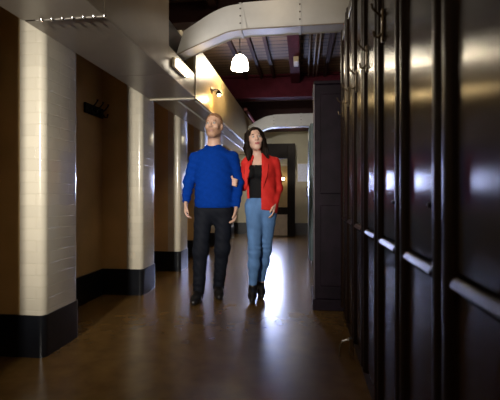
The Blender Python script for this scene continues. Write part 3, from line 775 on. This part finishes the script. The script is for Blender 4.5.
# blazer
f = Field((-.32, -.25, .84), (.28, .30, 1.50), H)
f.cone((-.035, .03, 1.41), (wx, .02, 1.31), .062, .130, .05, .78)
f.cone((wx, .02, 1.31), (wx + .005, .02, 1.10), .150, .136, .05, .80)
f.cone((wx + .005, .02, 1.10), (wx + .015, .02, .93), .136, .162, .05, .80)
for s_ in (-1, 1): f.cone((-.03, .025, 1.392), (wx + s_ * .13, .02, 1.365), .044, .050, .03)
for s_ in (-1, 1): f.ell((wx - .04 + s_ * .062, -.062, 1.25), (.062, .058, .066), .04)
for k, a in WA.items(): f.chain([a[0], a[1], np.array(a[1]) + (np.array(a[2]) - np.array(a[1])) * (.86 if k == 'r' else .9)], [.056, .047, .037], .025)
f.add(lambda X, Y, Z: .004 * np.sin(Z * 52 + X * 30 + Y * 12) * np.sin(X * 26 - Z * 11))
def opening(X, Y, Z):
    lo_ = np.interp(Z, [.90, 1.10, 1.30, 1.42], [-.160, -.150, -.118, -.080]); hi_ = np.interp(Z, [.90, 1.10, 1.30, 1.42], [-.010, -.010, -.005, -.005])
    d = np.maximum(lo_ - X, X - hi_); return np.where(Y < .0, -d, -.05) + 0 * X
f.cut(opening)
f.cut(lambda X, Y, Z: np.where((X > -.19) & (X < .10), .895 - Z - .1 * np.maximum(0, X), -1.) + 0 * Y)
bl = f.mesh('blazer', [M['redcloth']], wom)
for s_, pts in ((-1, [(-.088, -.028, 1.418), (-.122, -.095, 1.335), (-.142, -.118, 1.22), (-.148, -.108, 1.12)]), (1, [(.004, -.030, 1.418), (.018, -.108, 1.335), (.010, -.132, 1.22), (-.004, -.106, 1.10)])):
    L_ = B(); n_ = len(pts); ws = [.022, .040, .034, .006]
    cp = catmull(pts, 6); cw = np.interp(np.linspace(0, 3, len(cp)), range(4), ws)
    rows = []
    for p, w_ in zip(cp, cw):
        rows.append([L_.verts.new((p[0], p[1], p[2])), L_.verts.new((p[0] + s_ * w_, p[1] - .006 + w_ * .35, p[2] + .002)), L_.verts.new((p[0] + s_ * w_, p[1] + .006 + w_ * .35, p[2])), L_.verts.new((p[0], p[1] + .008, p[2]))])
    for a, b in zip(rows, rows[1:]):
        for k in range(4): L_.faces.new((a[k], a[(k + 1) % 4], b[(k + 1) % 4], b[k]))
    L_.faces.new(rows[0][::-1]); L_.faces.new(rows[-1]); bmesh.ops.recalc_face_normals(L_, faces=L_.faces)
    obj('lapel', L_, M['redcloth'], bl)
# jeans
f = Field((-.24, -.24, .12), (.22, .30, 1.06), H)
f.cone((wx - .035, .02, .945), (wx + .035, .02, .945), .118, .118, .04, .84)
f.cone((wx, .02, 1.02), (wx, .02, .95), .112, .135, .04, .82)
for a in WL.values():
    kn = np.array(a[1]); an = np.array(a[2]); f.chain([a[0], kn, kn + (an - kn) * .35, an + (0, 0, .03)], [.093, .060, .054, .040], .04)
f.add(lambda X, Y, Z: .0025 * np.sin(Z * 75 + X * 40) * np.sin(X * 36 + Z * 12) + .0035 * np.sin(Z * 130) * np.exp(-((Z - .52) / .06) ** 2))
f.cut(lambda X, Y, Z: np.maximum(.150 - Z, Z - 1.005) + 0 * X + 0 * Y)
f.mesh('jeans', [M['denim']], wom)
belt = B(); lathe(belt, [(.110, -.02), (.119, -.018), (.118, .018), (.108, .02)], 36)
for v in belt.verts: v.co = Vector((v.co.x + wx, v.co.y * .83 + .02, v.co.z + .992))
obj('waistband', belt, M['denim'], wom)
shoe('ankle_boot', WL['l'][2], (-.100, -.175, .03), wom, [M['leather'], M['sole']], heel=.035, shaft=.115, wd=.86)
shoe('ankle_boot', WL['r'][2], (.000, .00, .03), wom, [M['leather'], M['sole']], heel=.035, shaft=.10, wd=.86)

# ---------------------------------------------------------------- lights
def lamp(name, typ, loc, energy, col, size=.1, rot=None, size_y=None, spread=None):
    l = bpy.data.lights.new(name, typ); l.energy = energy; l.color = col
    if typ == 'AREA':
        l.size = size
        if size_y: l.shape = 'RECTANGLE'; l.size_y = size_y
        if spread: l.spread = spread
    else: l.shadow_soft_size = size
    o = bpy.data.objects.new(name, l); C.objects.link(o); o.location = loc
    if rot: o.rotation_euler = rot
    return o
def aim(o, p):
    o.rotation_euler = (Vector(p) - o.location).to_track_quat('-Z', 'Y').to_euler()
key = lamp('key_light', 'AREA', (-1.23, -1.3, 1.68), 20, (1, .95, .86), .20, spread=math.radians(48)); aim(key, (-1.1, 4, 1.2))
lamp('pendant_light', 'POINT', (-.845, 5.42, 2.74), 8, (1, .86, .66), .06)
lamp('wall_lamp_light', 'POINT', (DX1 + .11, 4.91, 2.235), 8, (1, .70, .32), .03)
st = lamp('strip_light_glow', 'AREA', (DX1 + .075, 3.55, 2.20), 1.6, (1, .80, .55), .30, size_y=.05); st.rotation_euler = (0, -PI / 2 - .2, 0)
lamp('rear_fill_light', 'POINT', (-.45, .2, 3.0), 13, (1, .80, .54), .25)  # added fill from above, out of view, no fixture
lamp('mid_ceiling_light', 'POINT', (-.30, 3.0, 3.12), 8.5, (1, .80, .54), .12)
lamp('far_bare_light', 'POINT', (-.2, 9.4, 2.4), 4, (1, .86, .6), .1)  # bare point light at the far end, no fixture
w_ = bpy.data.worlds.new('World'); SC.world = w_; w_.use_nodes = True
w_.node_tree.nodes['Background'].inputs[0].default_value = (.05, .045, .04, 1); w_.node_tree.nodes['Background'].inputs[1].default_value = .3

# ---------------------------------------------------------------- camera
cam = bpy.data.cameras.new('camera'); co = bpy.data.objects.new('camera', cam); C.objects.link(co)
cam.sensor_width = 36; cam.lens = 28.8; co.location = (0, 0, 1.05); co.rotation_euler = (PI / 2, 0, PHI)
cam.shift_y = -6 / 500; cam.clip_start = .02
cam.dof.use_dof = True; cam.dof.focus_distance = 4.0; cam.dof.aperture_fstop = 2.8
SC.camera = co
SC.view_settings.view_transform = 'Standard'; SC.view_settings.look = 'None'; SC.view_settings.gamma = 1; SC.view_settings.exposure = 0.0
